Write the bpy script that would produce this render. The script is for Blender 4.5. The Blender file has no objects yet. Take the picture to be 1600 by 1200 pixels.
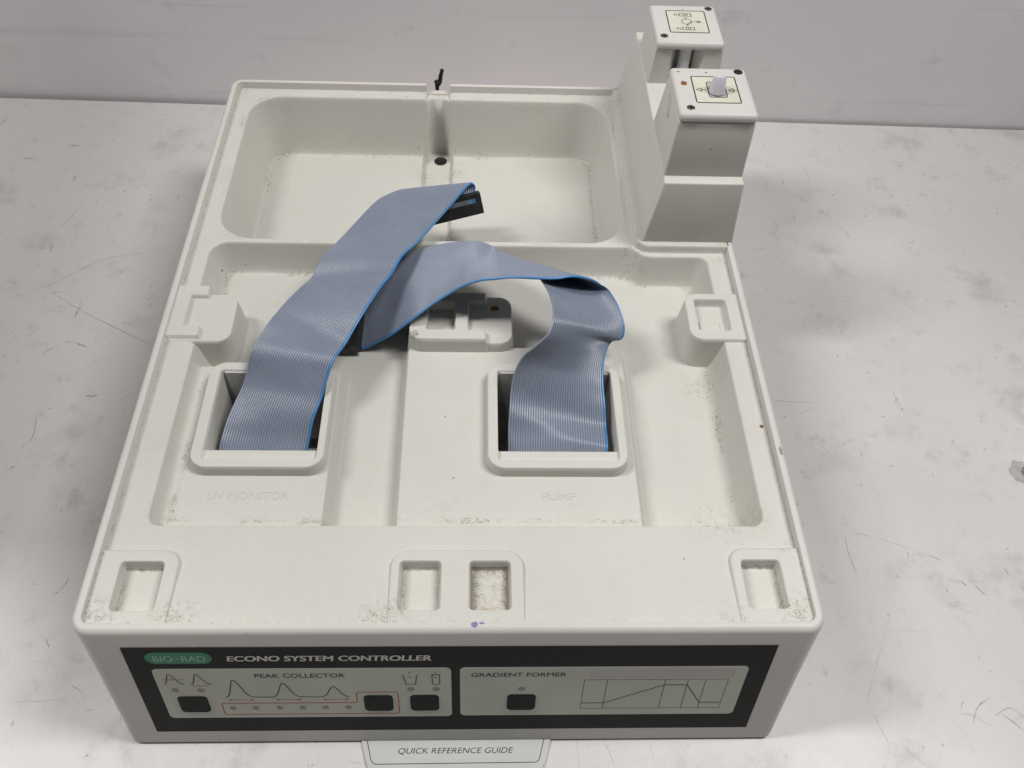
import bpy, bmesh, math, random
import numpy as np
from mathutils import Matrix, Vector

# ------------------------------------------------------------------ camera, world, light, exposure
SC = bpy.context.scene
S = 0.001            # all modelling below is in millimetres
ZT = 92.0            # the bench top lies 92 mm below the rim of the housing
cam = bpy.data.objects.new('camera', bpy.data.cameras.new('camera'))
SC.collection.objects.link(cam)
cam.location = (0.168257, -0.150810, 0.360649 + ZT * S)
cam.rotation_euler = (math.radians(38.1427), math.radians(-2.1031), math.radians(-1.0786))
cam.data.sensor_width = 36.0
cam.data.lens = 31.5
cam.data.clip_start = 0.01
cam.data.clip_end = 50
SC.camera = cam

world = bpy.data.worlds.new('World'); SC.world = world; world.use_nodes = True
bg = world.node_tree.nodes['Background']
bg.inputs[0].default_value = (0.93, 0.96, 1.0, 1); bg.inputs[1].default_value = 0.04

def area(name, loc, target, sx, sy, power, col, spread=180):
    l = bpy.data.lights.new(name, 'AREA'); l.shape = 'RECTANGLE'; l.size = sx; l.size_y = sy
    l.energy = power; l.color = col; l.spread = math.radians(spread)
    o = bpy.data.objects.new(name, l); SC.collection.objects.link(o); o.location = loc
    d = Vector(target) - Vector(loc)
    o.rotation_euler = d.to_track_quat('-Z', 'Y').to_euler()
    return o
# two ceiling fluorescent fixtures running front to back, left and right of the bench
area('ceiling_light_left', (-0.72, 0.15, 1.42), (0.16, 0.22, 0.05), 0.17, 0.55, 13.6, (1.0, 0.99, 0.975))
area('ceiling_light_right', (0.80, 0.15, 1.36), (0.16, 0.22, 0.05), 0.30, 0.55, 14.0, (1.0, 0.99, 0.975))

SC.view_settings.view_transform = 'Standard'
SC.view_settings.look = 'None'
SC.view_settings.exposure = 0.0
SC.view_settings.gamma = 1.0
SC.view_settings.use_curve_mapping = False

# ------------------------------------------------------------------ helpers
COL = SC.collection
rnd = random.Random(7)
BASE = Vector((0.16, 0.199, 0.0))

def P(v):
    return (v[0] * S, v[1] * S, (v[2] + ZT) * S)

def root(name, loc, label, cat, group=None):
    o = bpy.data.objects.new(name, None); COL.objects.link(o); o.location = loc
    o.empty_display_size = 0.02
    o['label'] = label; o['category'] = cat
    if group: o['group'] = group
    return o

def wmat(o):
    m = Matrix.Translation(o.location)
    return (wmat(o.parent) @ o.matrix_parent_inverse @ m) if o.parent else m

def link(name, me, mat, parent=None, smooth=False):
    if mat: me.materials.append(mat)
    if smooth: me.polygons.foreach_set('use_smooth', [True] * len(me.polygons))
    o = bpy.data.objects.new(name, me); COL.objects.link(o)
    if parent:
        o.parent = parent; o.matrix_parent_inverse = wmat(parent).inverted()
    return o

def poly(name, verts, faces, mat, parent=None, smooth=False):
    me = bpy.data.meshes.new(name); me.from_pydata([P(v) for v in verts], [], faces); me.validate(); me.update()
    return link(name, me, mat, parent, smooth)

def from_bm(name, bm, mat, parent=None, smooth=False, angle=None):
    bmesh.ops.recalc_face_normals(bm, faces=bm.faces)
    for v in bm.verts: v.co = Vector(P(v.co))
    me = bpy.data.meshes.new(name); bm.to_mesh(me); bm.free()
    o = link(name, me, mat, parent, smooth or angle is not None)
    if angle is not None:
        me.set_sharp_from_angle(angle=math.radians(angle))
    return o

def hexa(c, bevel=0.0, seg=3):
    """c: 8 corners, bottom 4 ccw then top 4 ccw (mm)"""
    bm = bmesh.new(); v = [bm.verts.new(q) for q in c]
    for f in ((3, 2, 1, 0), (4, 5, 6, 7), (0, 1, 5, 4), (1, 2, 6, 5), (2, 3, 7, 6), (3, 0, 4, 7)):
        bm.faces.new([v[i] for i in f])
    if bevel:
        bmesh.ops.bevel(bm, geom=bm.edges[:] , offset=bevel, segments=seg, profile=0.5, affect='EDGES')
    return bm

def frus(b, t, z0, z1, bevel=0, seg=3):
    """b,t = (x0,x1,y0,y1) of bottom and top"""
    f = lambda r, z: [(r[0], r[2], z), (r[1], r[2], z), (r[1], r[3], z), (r[0], r[3], z)]
    return hexa(f(b, z0) + f(t, z1), bevel, seg)

def grid_mesh(name, xs, ys, Z, keep, mat, parent, attr=None):
    nx, ny = len(xs), len(ys)
    X, Y = np.meshgrid(xs, ys)
    co = np.stack([X * S, Y * S, (Z + ZT) * S], -1).reshape(-1, 3)
    i = np.arange(ny - 1)[:, None] * nx + np.arange(nx - 1)[None, :]
    q = np.stack([i, i + 1, i + nx + 1, i + nx], -1).reshape(-1, 4)
    if keep is not None:
        q = q[keep.reshape(-1)]
        used = np.zeros(len(co), bool); used[q.ravel()] = True
        remap = np.cumsum(used) - 1; q = remap[q]; co = co[used]
        if attr is not None: attr = attr.reshape(-1)[used]
    me = bpy.data.meshes.new(name)
    me.vertices.add(len(co)); me.vertices.foreach_set('co', co.ravel())
    me.loops.add(q.size); me.loops.foreach_set('vertex_index', q.ravel().astype(np.int32))
    me.polygons.add(len(q)); me.polygons.foreach_set('loop_start', np.arange(0, q.size, 4, dtype=np.int32))
    me.polygons.foreach_set('loop_total', np.full(len(q), 4, np.int32))
    me.update(calc_edges=True); me.validate()
    if attr is not None:
        a = me.attributes.new('dirt', 'FLOAT', 'POINT'); a.data.foreach_set('value', attr.reshape(-1).astype(np.float32))
    return link(name, me, mat, parent, True)

# signed distance helpers (negative inside) and smooth min / max, all in mm
def rr(x, y, x0, x1, y0, y1, r):
    qx = np.abs(x - (x0 + x1) / 2) - ((x1 - x0) / 2 - r); qy = np.abs(y - (y0 + y1) / 2) - ((y1 - y0) / 2 - r)
    return np.hypot(np.maximum(qx, 0), np.maximum(qy, 0)) + np.minimum(np.maximum(qx, qy), 0) - r
def smin(a, b, k):
    h = np.clip(0.5 + 0.5 * (b - a) / k, 0, 1); return b + (a - b) * h - k * h * (1 - h)
def smax(a, b, k): return -smin(-a, -b, k)
def cut(h, sd, ztop, zfl, w, kt, kb):
    """lower h inside sd<0 to zfl through a wall w mm wide"""
    pk = smax(np.full_like(h, zfl), ztop + sd * (ztop - zfl) / w, kb)
    return smin(h, pk, kt)
def rise(h, sd, ztop, zbase, w, k):
    """raise h to ztop inside sd<0, wall w mm wide outside"""
    pk = smin(np.full_like(h, ztop), ztop - sd * (ztop - zbase) / w, k)
    return np.maximum(h, np.maximum(pk, zbase - 30))

def lines(lo, hi, feats, fine, coarse, rad):
    out = [lo]
    f = np.array(sorted(feats))
    while out[-1] < hi - 1e-6:
        d = np.abs(f - out[-1]).min()
        out.append(min(hi, out[-1] + (fine if d < rad else min(coarse, fine + (d - rad) * 0.5))))
    return np.array(out)

# ------------------------------------------------------------------ materials
def nt(name):
    m = bpy.data.materials.new(name); m.use_nodes = True
    return m, m.node_tree, m.node_tree.nodes['Principled BSDF']
def N(t, typ, **kw):
    n = t.nodes.new(typ)
    for k, v in kw.items(): setattr(n, k, v)
    return n
def mathn(t, op, a, b=None, clamp=False):
    n = N(t, 'ShaderNodeMath', operation=op, use_clamp=clamp)
    for i, s in enumerate((a, b)):
        if s is None: continue
        if isinstance(s, (int, float)): n.inputs[i].default_value = s
        else: t.links.new(s, n.inputs[i])
    return n.outputs[0]
def mix(t, f, a, b):
    n = N(t, 'ShaderNodeMix', data_type='RGBA')
    for s, i in ((f, 0), (a, 6), (b, 7)):
        if isinstance(s, (int, float)): n.inputs[i].default_value = s
        elif isinstance(s, tuple): n.inputs[i].default_value = (*s, 1) if len(s) == 3 else s
        else: t.links.new(s, n.inputs[i])
    return n.outputs[2]
def ramp(t, x, a, b, lo=0.0, hi=1.0, interp='SMOOTHSTEP'):
    n = N(t, 'ShaderNodeMapRange', interpolation_type=interp)
    t.links.new(x, n.inputs[0])
    for i, v in zip((1, 2, 3, 4), (a, b, lo, hi)): n.inputs[i].default_value = v
    return n.outputs[0]
def noise(t, co, scale, detail=3, rough=0.55, off=None):
    n = N(t, 'ShaderNodeTexNoise'); n.inputs['Scale'].default_value = scale
    n.inputs['Detail'].default_value = detail; n.inputs['Roughness'].default_value = rough
    if off is not None:
        mp = N(t, 'ShaderNodeMapping'); mp.inputs['Location'].default_value = off[0]; mp.inputs['Rotation'].default_value = (0, 0, off[2]); mp.inputs['Scale'].default_value = off[1]
        t.links.new(co, mp.inputs[0]); co = mp.outputs[0]
    t.links.new(co, n.inputs['Vector']); return n.outputs['Fac']
def geo_pos(t): return N(t, 'ShaderNodeNewGeometry').outputs['Position']
def bump(t, b, h, strength, dist):
    n = N(t, 'ShaderNodeBump'); n.inputs['Strength'].default_value = strength; n.inputs['Distance'].default_value = dist
    t.links.new(h, n.inputs['Height']); t.links.new(n.outputs[0], b.inputs['Normal'])

def speckles(t, co, scale, thr, soft, dens):
    """sparse small spots: voronoi cells, only a random few of them carry a spot"""
    v = N(t, 'ShaderNodeTexVoronoi'); v.inputs['Scale'].default_value = scale
    t.links.new(co, v.inputs['Vector'])
    sep = N(t, 'ShaderNodeSeparateColor'); t.links.new(v.outputs['Color'], sep.inputs[0])
    size = mathn(t, 'MULTIPLY', sep.outputs[1], thr)
    spot = mathn(t, 'SUBTRACT', size, v.outputs['Distance'])
    spot = ramp(t, spot, 0.0, soft)
    on = mathn(t, 'GREATER_THAN', sep.outputs[0], 1 - dens)
    return mathn(t, 'MULTIPLY', spot, on)

def plastic(name, col, dirt=True, rough=0.42, grime=0.55):
    m, t, b = nt(name)
    pos = geo_pos(t)
    n1 = noise(t, pos, 14, 3); n2 = noise(t, pos, 90, 4)
    c = mix(t, ramp(t, n1, 0.3, 0.7), tuple(x * 0.965 for x in col), tuple(min(1, x * 1.02) for x in col))
    c = mix(t, ramp(t, n2, 0.55, 0.8, 0, 0.14), c, (col[0] * 0.86, col[1] * 0.82, col[2] * 0.76))
    if dirt:
        sp = speckles(t, pos, 190, 0.15, 0.06, 0.055)
        c = mix(t, mathn(t, 'MULTIPLY', sp, 0.7), c, (0.13, 0.11, 0.09))
        a = N(t, 'ShaderNodeAttribute', attribute_name='dirt').outputs['Fac']
        nf = noise(t, pos, 1700, 2, 0.5)
        nm = noise(t, pos, 420, 3, 0.6)
        g = mathn(t, 'ADD', mathn(t, 'ADD', mathn(t, 'MULTIPLY', nf, 0.6), mathn(t, 'MULTIPLY', nm, 0.4)), mathn(t, 'MULTIPLY', a, 0.30))
        g1 = mathn(t, 'MULTIPLY', ramp(t, g, 0.645, 0.80), ramp(t, a, 0.08, 0.45), True)
        c = mix(t, mathn(t, 'MULTIPLY', g1, 0.75), c, (0.16, 0.125, 0.09))
        ns = noise(t, pos, 55, 4, 0.65)
        g2 = mathn(t, 'MULTIPLY', mathn(t, 'ADD', mathn(t, 'MULTIPLY', ramp(t, nm, 0.35, 0.7), 0.6), ramp(t, ns, 0.5, 0.72)), mathn(t, 'MULTIPLY', a, 0.50), True)
        c = mix(t, g2, c, (0.42, 0.34, 0.25))
    t.links.new(c, b.inputs['Base Color'])
    b.inputs['Roughness'].default_value = rough
    b.inputs['Specular IOR Level'].default_value = 0.35
    fine = noise(t, pos, 1500, 2, 0.5)
    bump(t, b, fine, 0.16, 0.0004)
    return m

def plain(name, col, rough=0.5, metal=0.0, spec=0.4, var=0.05, scale=60):
    m, t, b = nt(name); pos = geo_pos(t)
    n1 = noise(t, pos, scale, 4)
    c = mix(t, ramp(t, n1, 0.3, 0.7), tuple(x * (1 - var) for x in col), tuple(min(1, x * (1 + var)) for x in col))
    t.links.new(c, b.inputs['Base Color']); b.inputs['Roughness'].default_value = rough
    b.inputs['Metallic'].default_value = metal; b.inputs['Specular IOR Level'].default_value = spec
    return m

IV = (0.588, 0.578, 0.534)
M_HOUSE = plastic('ivory_plastic', IV)
M_FACE = plastic('ivory_fascia_plastic', (0.60, 0.575, 0.54), rough=0.45)
M_CAP = plastic('white_cap_plastic', (0.585, 0.565, 0.54), rough=0.38)
M_BLACK = plain('black_panel_film', (0.010, 0.010, 0.0095), 0.5, spec=0.12, var=0.2, scale=200)
M_FIELD = plain('grey_panel_film', (0.50, 0.51, 0.445), 0.4, spec=0.3, var=0.05, scale=30)
M_BTN = plain('black_key_film', (0.010, 0.010, 0.010), 0.5, spec=0.10, var=0.2, scale=300)
M_LED = plain('smoked_indicator', (0.20, 0.19, 0.18), 0.3)
M_INK = plain('black_print', (0.015, 0.015, 0.016), 0.5)
M_RED = plain('red_print', (0.42, 0.03, 0.035), 0.5)
M_PALE = plain('pale_print', (0.62, 0.60, 0.54), 0.5)
M_GREEN = plain('green_print', (0.0, 0.20, 0.09), 0.45)
M_GREENT = plain('pale_green_print', (0.30, 0.50, 0.40), 0.5)
M_LABEL = plain('cream_label', (0.60, 0.59, 0.49), 0.45)
M_SCREW = plain('dull_steel', (0.20, 0.17, 0.13), 0.45, 0.8, var=0.4, scale=900)
M_DARK = plain('black_cavity', (0.01, 0.01, 0.01), 0.7)
M_CONN = plain('black_connector_plastic', (0.016, 0.016, 0.017), 0.38, spec=0.45, var=0.2, scale=300)
M_STEEL = plain('galvanised_plate', (0.62, 0.61, 0.60), 0.5, 0.2, var=0.06, scale=500)
M_RUST = plain('brown_residue', (0.22, 0.095, 0.035), 0.75, var=0.4, scale=900)
M_GUIDE = plain('grey_guide_card', (0.50, 0.51, 0.495), 0.35, var=0.03, scale=40)
M_INKBLUE = plain('blue_ink', (0.20, 0.21, 0.36), 0.6, var=0.3, scale=900)
M_WIRE = plain('black_wire', (0.012, 0.012, 0.012), 0.4)

def mat_nozzle():
    m, t, b = nt('milky_plastic')
    b.inputs['Base Color'].default_value = (0.72, 0.71, 0.77, 1); b.inputs['Roughness'].default_value = 0.3
    b.inputs['Transmission Weight'].default_value = 0.15; b.inputs['IOR'].default_value = 1.4
    return m
M_NOZ = mat_nozzle()

def mat_ribbon(name, c1, c2):
    m, t, b = nt(name); pos = geo_pos(t)
    n = noise(t, pos, 45, 4)
    c = mix(t, ramp(t, n, 0.3, 0.7), c1, c2)
    sp = speckles(t, pos, 150, 0.16, 0.05, 0.03)
    c = mix(t, mathn(t, 'MULTIPLY', sp, 0.5), c, (0.09, 0.09, 0.10))
    t.links.new(c, b.inputs['Base Color']); b.inputs['Roughness'].default_value = 0.30
    b.inputs['Specular IOR Level'].default_value = 0.6
    return m
M_RIB = mat_ribbon('grey_vinyl', (0.20, 0.232, 0.30), (0.225, 0.255, 0.325))
M_BLUE = mat_ribbon('blue_vinyl', (0.045, 0.20, 0.46), (0.055, 0.23, 0.50))

def mat_bench():
    m, t, b = nt('worn_white_laminate'); pos = geo_pos(t)
    base = (0.62, 0.60, 0.586)
    n1 = noise(t, pos, 5, 4); n2 = noise(t, pos, 22, 6, 0.65); n3 = noise(t, pos, 70, 5, 0.7)
    n4 = noise(t, pos, 9, 4, 0.6, ((3.1, 1.2, 0), (1, 1, 1), 0.4))
    c = mix(t, ramp(t, n1, 0.35, 0.65), tuple(x * 0.95 for x in base), base)
    c = mix(t, mathn(t, 'MULTIPLY', ramp(t, n2, 0.52, 0.72), ramp(t, n4, 0.34, 0.60, 0.05, 0.60)), c, (0.34, 0.33, 0.345))
    c = mix(t, mathn(t, 'MULTIPLY', ramp(t, n3, 0.54, 0.74), ramp(t, n2, 0.38, 0.62, 0.10, 0.62)), c, (0.33, 0.32, 0.33))
    n5 = noise(t, pos, 2.3, 3, 0.5, ((7.7, 4.1, 0), (1, 1, 1), 0))
    c = mix(t, ramp(t, n5, 0.36, 0.66, 0, 0.16), c, (0.36, 0.35, 0.35))
    n6 = noise(t, pos, 420, 2, 0.6)
    c = mix(t, ramp(t, n6, 0.56, 0.72, 0, 0.16), c, (0.36, 0.33, 0.33))
    # fine hairline scuffs in two directions
    for rot, off in ((0.5, 1.7), (-0.9, 5.2), (1.35, 9.1)):
        s = noise(t, pos, 1.0, 2, 0.5, ((off, off * 2, 0), (16, 380, 1), rot))
        k = noise(t, pos, 14, 3, 0.6, ((off, 3, 0), (1, 1, 1), 0))
        c = mix(t, mathn(t, 'MULTIPLY', ramp(t, s, 0.70, 0.76), ramp(t, k, 0.52, 0.66, 0, 0.30)), c, (0.25, 0.24, 0.25))
    for sc, thr, dens, dark in ((95, 0.20, 0.05, 0.35), (240, 0.25, 0.06, 0.45), (34, 0.07, 0.10, 0.5)):
        ds = N(t, 'ShaderNodeMapping'); ds.inputs['Scale'].default_value = (1, 0.55, 1); ds.inputs['Rotation'].default_value = (0, 0, 0.5)
        wob = N(t, 'ShaderNodeTexNoise'); wob.inputs['Scale'].default_value = sc * 2.2; t.links.new(pos, wob.inputs['Vector'])
        vm = N(t, 'ShaderNodeVectorMath', operation='MULTIPLY_ADD'); t.links.new(wob.outputs['Color'], vm.inputs[0])
        vm.inputs[1].default_value = (0.35 / sc,) * 3; t.links.new(pos, vm.inputs[2])
        t.links.new(vm.outputs[0], ds.inputs[0])
        sp = speckles(t, ds.outputs[0], sc, thr, 0.14, dens)
        c = mix(t, mathn(t, 'MULTIPLY', sp, dark), c, (0.16, 0.15, 0.15))
    t.links.new(c, b.inputs['Base Color'])
    r = ramp(t, n2, 0.3, 0.7, 0.30, 0.46); t.links.new(r, b.inputs['Roughness'])
    b.inputs['Specular IOR Level'].default_value = 0.4
    bump(t, b, n3, 0.06, 0.0006)
    return m
def mat_wall():
    m, t, b = nt('scuffed_wall_laminate'); pos = geo_pos(t)
    base = (0.84, 0.808, 0.825)
    n1 = noise(t, pos, 4, 4); n2 = noise(t, pos, 16, 5, 0.65); n3 = noise(t, pos, 40, 5, 0.65)
    c = mix(t, ramp(t, n1, 0.3, 0.7), tuple(x * 0.92 for x in base), base)
    c = mix(t, mathn(t, 'MULTIPLY', ramp(t, n3, 0.56, 0.74), ramp(t, n2, 0.42, 0.6, 0.02, 0.24)), c, (0.40, 0.37, 0.38))
    s = noise(t, pos, 1.0, 2, 0.5, ((2, 7, 3), (5, 1, 130), 0))
    c = mix(t, ramp(t, s, 0.62, 0.74, 0, 0.12), c, (0.36, 0.33, 0.34))
    sp = speckles(t, pos, 60, 0.18, 0.06, 0.05)
    c = mix(t, mathn(t, 'MULTIPLY', sp, 0.45), c, (0.2, 0.18, 0.18))
    t.links.new(c, b.inputs['Base Color']); b.inputs['Roughness'].default_value = 0.5
    b.inputs['Specular IOR Level'].default_value = 0.3
    bump(t, b, n3, 0.05, 0.0008)
    return m
M_BENCH, M_WALL = mat_bench(), mat_wall()
M_SCR = plain('scratch_grime', (0.27, 0.25, 0.25), 0.6, var=0.25, scale=120)
M_SCRL = plain('faint_scratch_grime', (0.45, 0.43, 0.43), 0.6, var=0.2, scale=120)
def mat_smudge():
    m, t, b = nt('rubbed_grey_smudge'); pos = geo_pos(t)
    b.inputs['Base Color'].default_value = (0.34, 0.32, 0.325, 1); b.inputs['Roughness'].default_value = 0.5
    n1 = noise(t, pos, 330, 3, 0.6)
    t.links.new(ramp(t, n1, 0.40, 0.70, 0.0, 0.55), b.inputs['Alpha'])
    return m
M_SMUDGE = mat_smudge()

# ------------------------------------------------------------------ setting: bench and wall
def wall_y(x): return 502.0 - (x + 36) * 9.6 / 443.0
bench = poly('table', [(-900, -700, -ZT), (1300, -700, -ZT), (1300, wall_y(1300) - 1.0, -ZT), (-900, wall_y(-900) - 6, -ZT),
                       (-900, -700, -ZT - 28), (1300, -700, -ZT - 28), (1300, wall_y(1300) - 1.0, -ZT - 28), (-900, wall_y(-900) - 6, -ZT - 28)],
             [(0, 1, 2, 3), (7, 6, 5, 4), (4, 5, 1, 0), (5, 6, 2, 1), (6, 7, 3, 2), (7, 4, 0, 3)], M_BENCH)
bench['kind'] = 'structure'; bench['label'] = 'worn white laminate bench top with grey scuffs and scratches'
w0, w1 = wall_y(-900), wall_y(1300)
wall = poly('wall', [(-900, w0, -ZT - 40), (1300, w1, -ZT - 40), (1300, w1, 330), (-900, w0, 330),
                     (-900, w0 + 18, -ZT - 40), (1300, w1 + 18, -ZT - 40), (1300, w1 + 18, 330), (-900, w0 + 18, 330)],
            [(0, 1, 2, 3), (7, 6, 5, 4), (4, 5, 1, 0), (5, 6, 2, 1), (6, 7, 3, 2), (7, 4, 0, 3)], M_WALL)
wall['kind'] = 'structure'; wall['label'] = 'pale lilac grey back panel behind the bench'

def shade_panel(x0, x1, y0, y1, ztop, lab):  # unseen panel added to block lamp light, named like the back wall
    o = from_bm('wall', frus((x0, x1, y0, y1), (x0, x1, y0, y1), -ZT + 0.05, ztop), M_WALL)
    o['kind'] = 'structure'; o['label'] = lab
shade_panel(-282, -264, 85, wall_y(-282) - 8, 460, 'added unseen left panel that shades the bench')
shade_panel(705, 723, 190, wall_y(723) - 2, 760, 'added unseen right panel that shades the back corner')

def stroke_pts(pts, w, closed=False):
    """flat polyline -> left/right offset points in 2-D with mitres; w may be a list"""
    n = len(pts); out = []
    for i in range(n):
        a = pts[i - 1] if (i > 0 or closed) else None
        c = pts[(i + 1) % n] if (i < n - 1 or closed) else None
        b = pts[i]
        def nrm(p, q):
            dx, dy = q[0] - p[0], q[1] - p[1]; l = math.hypot(dx, dy) or 1; return (-dy / l, dx / l)
        ns = [nrm(a, b)] if a else []
        if c: ns.append(nrm(b, c))
        mx, my = sum(k[0] for k in ns), sum(k[1] for k in ns); l = math.hypot(mx, my) or 1
        mx, my = mx / l, my / l
        d = max(0.45, mx * ns[0][0] + my * ns[0][1])
        ww = (w[i] if isinstance(w, (list, tuple)) else w) / 2 / d
        out.append(((b[0] + mx * ww, b[1] + my * ww), (b[0] - mx * ww, b[1] - my * ww)))
    return out

def smooth2(pts, m):
    q = [pts[0]] + list(pts) + [pts[-1]]; out = []
    for i in range(len(pts) - 1):
        p0, p1, p2, p3 = q[i:i + 4]
        for k in range(m):
            t = k / m
            out.append(tuple(0.5 * (2 * p1[j] + (p2[j] - p0[j]) * t + (2 * p0[j] - 5 * p1[j] + 4 * p2[j] - p3[j]) * t * t + (3 * p1[j] - p0[j] - 3 * p2[j] + p3[j]) * t ** 3) for j in (0, 1)))
    return out + [pts[-1]]
def strip_geo(pts, w, z, vs, fs):
    n = len(pts)
    ws = [w * (0.2 + 0.8 * math.sin(math.pi * (i + 0.5) / n)) * rnd.uniform(0.5, 1.1) for i in range(n)]
    b = len(vs)
    for (l, r) in stroke_pts(pts, ws): vs += [(l[0], l[1], z), (r[0], r[1], z)]
    for i in range(n - 1): fs.append((b + 2 * i, b + 2 * i + 1, b + 2 * i + 3, b + 2 * i + 2))
def scratch(pts, w, mat):
    fine = smooth2([(a + rnd.uniform(-.3, .3), b + rnd.uniform(-.3, .3)) for a, b in pts], 7)
    vs, fs = [], []; strip_geo(fine, 0.55 * w, -ZT + 0.06, vs, fs)
    poly('scratch', vs, fs, mat, bench)
def flecks(name, count, wlo, whi, llo, lhi, mat, z, seed):
    """short scuffs worn into the bench, too small and too many to pick apart"""
    r = random.Random(seed); vs, fs = [], []
    for _ in range(count):
        x, y = r.uniform(-260, 620), r.uniform(-150, 480)
        if 0 < x < 320 and -15 < y < 395: continue
        if x > 320 and r.random() < 0.45: continue
        a = r.gauss(0.9, 0.75); ln = r.uniform(llo, lhi) * (0.5 + r.random()); bend = r.uniform(-0.5, 0.5)
        pts = [(x, y)]
        for k in range(5):
            a += bend * 0.35 + r.uniform(-0.25, 0.25); pts.append((pts[-1][0] + math.cos(a) * ln / 5, pts[-1][1] + math.sin(a) * ln / 5))
        strip_geo(pts, r.uniform(wlo, whi), z, vs, fs)
    o = poly(name, vs, fs, mat, bench); o['kind'] = 'stuff'
SCRATCHES_DATA = [("d", 0.7, [(-148.9, 274.2), (-127.0, 286.0), (-98.9, 310.2), (-78.7, 318.3), (-48.4, 322.8)]), ("d", 0.8, [(-122.3, 281.8), (-95.0, 263.3), (-58.4, 242.7), (-44.4, 235.7)]), ("l", 0.6, [(-156.8, 285.5), (-116.4, 264.7), (-77.8, 245.8)]), ("d", 0.8, [(-133.4, 345.8), (-128.9, 357.7), (-125.4, 372.0)]), ("l", 0.7, [(-106.1, 360.3), (-94.5, 336.5), (-84.1, 322.1)]), ("l", 0.8, [(-107.9, 376.7), (-100.5, 369.7), (-94.1, 374.2)]), ("l", 0.8, [(-121.4, 281.8), (-110.8, 282.0), (-103.9, 296.2)]), ("d", 0.9, [(-111.3, 225.0), (-106.4, 230.5), (-102.3, 233.3)]), ("d", 0.9, [(-99.5, 176.8), (-97.1, 162.5), (-98.3, 157.9)]), ("d", 0.6, [(359.3, 193.1), (388.7, 190.3)]), ("d", 0.7, [(382.0, 158.5), (385.4, 152.4)]), ("d", 0.8, [(406.5, 154.9), (406.1, 148.7)]), ("l", 0.7, [(375.2, 100.3), (403.3, 92.9), (432.9, 79.9)]), ("d", 0.6, [(381.3, 94.9), (380.8, 83.9), (382.5, 68.1)]), ("d", 0.8, [(428.3, 82.7), (432.9, 79.9)]), ("d", 0.7, [(415.2, 85.1), (414.8, 79.9)]), ("l", 1.2, [(431.0, 432.4), (433.4, 414.8), (427.9, 406.8)]), ("l", 1.2, [(443.5, 447.6), (450.9, 429.7)]), ("l", 1.0, [(371.3, 331.2), (384.2, 336.2)]), ("l", 0.6, [(387.7, 353.8), (412.6, 367.2)]), ("d", 0.8, [(410.3, 372.3), (411.7, 365.0)]), ("l", 0.8, [(394.1, 47.3), (382.8, 25.9), (369.6, 2.4)]), ("l", 0.8, [(415.3, -6.0), (421.6, -7.0), (429.7, -12.5)]), ("d", 1.0, [(436.9, -6.2), (440.7, -9.4), (445.4, -14.5)]), ("d", 0.8, [(433.2, -7.1), (442.2, -3.6), (448.0, -7.9)]), ("l", 1.6, [(429.2, 0.4), (424.2, -4.5), (421.0, -10.8)]), ("l", 1.4, [(434.2, 2.0), (426.7, -1.9)]), ("l", 0.7, [(370.8, -5.7), (374.6, -21.4)]), ("l", 0.7, [(382.2, -23.0), (389.5, -30.6)]), ("l", 0.6, [(45.2, -18.7), (43.8, -27.5)]), ("d", 0.7, [(-32.1, 11.0), (-26.3, 8.0)]), ("l", 0.6, [(-64.4, 2.6), (-46.2, 3.4), (-32.6, 4.9)]), ("l", 0.6, [(-56.0, 23.5), (-48.7, 22.5)]), ("d", 1.3, [(439.7, 66.9), (443.1, 63.8)]), ("d", 1.0, [(447.6, 64.2), (451.4, 58.4)]), ("l", 0.9, [(374.2, 181.5), (380.1, 185.6), (392.7, 189.8)]), ("l", 0.6, [(-76.5, 455.4), (-42.7, 437.5), (-35.9, 441.8)]), ("l", 0.5, [(-83.2, 458.6), (-56.8, 433.1)]), ("l", 1.8, [(443.3, 360.7), (447.5, 353.6), (448.7, 346.6)]), ("l", 0.8, [(108.8, -26.6), (125.8, -29.1)]), ("l", 0.5, [(219.0, -15.5), (219.7, -29.1)]), ("l", 0.8, [(231.6, -15.6), (236.8, -29.2)]), ("l", 0.6, [(255.1, -18.9), (256.4, -26.4)])]
for k_, w_, pts_ in SCRATCHES_DATA: scratch(pts_, w_, M_SCR if k_ == 'd' else M_SCRL)
flecks('scuff_marks', 900, 0.35, 1.0, 1.5, 6, M_SMUDGE, -ZT + 0.03, 3)
flecks('scuff_marks', 90, 0.3, 0.8, 1.0, 3.0, M_SCR, -ZT + 0.045, 5)
flecks('scuff_marks', 70, 1.2, 3.0, 6, 16, M_SMUDGE, -ZT + 0.02, 9)

# ------------------------------------------------------------------ the controller housing
ctl = root('system_controller', BASE, 'ivory plastic laboratory controller with an open tray, valve tower and black front keypad', 'lab instrument')
W, D = 320.0, 397.5
T11 = math.tan(math.radians(11))

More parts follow.
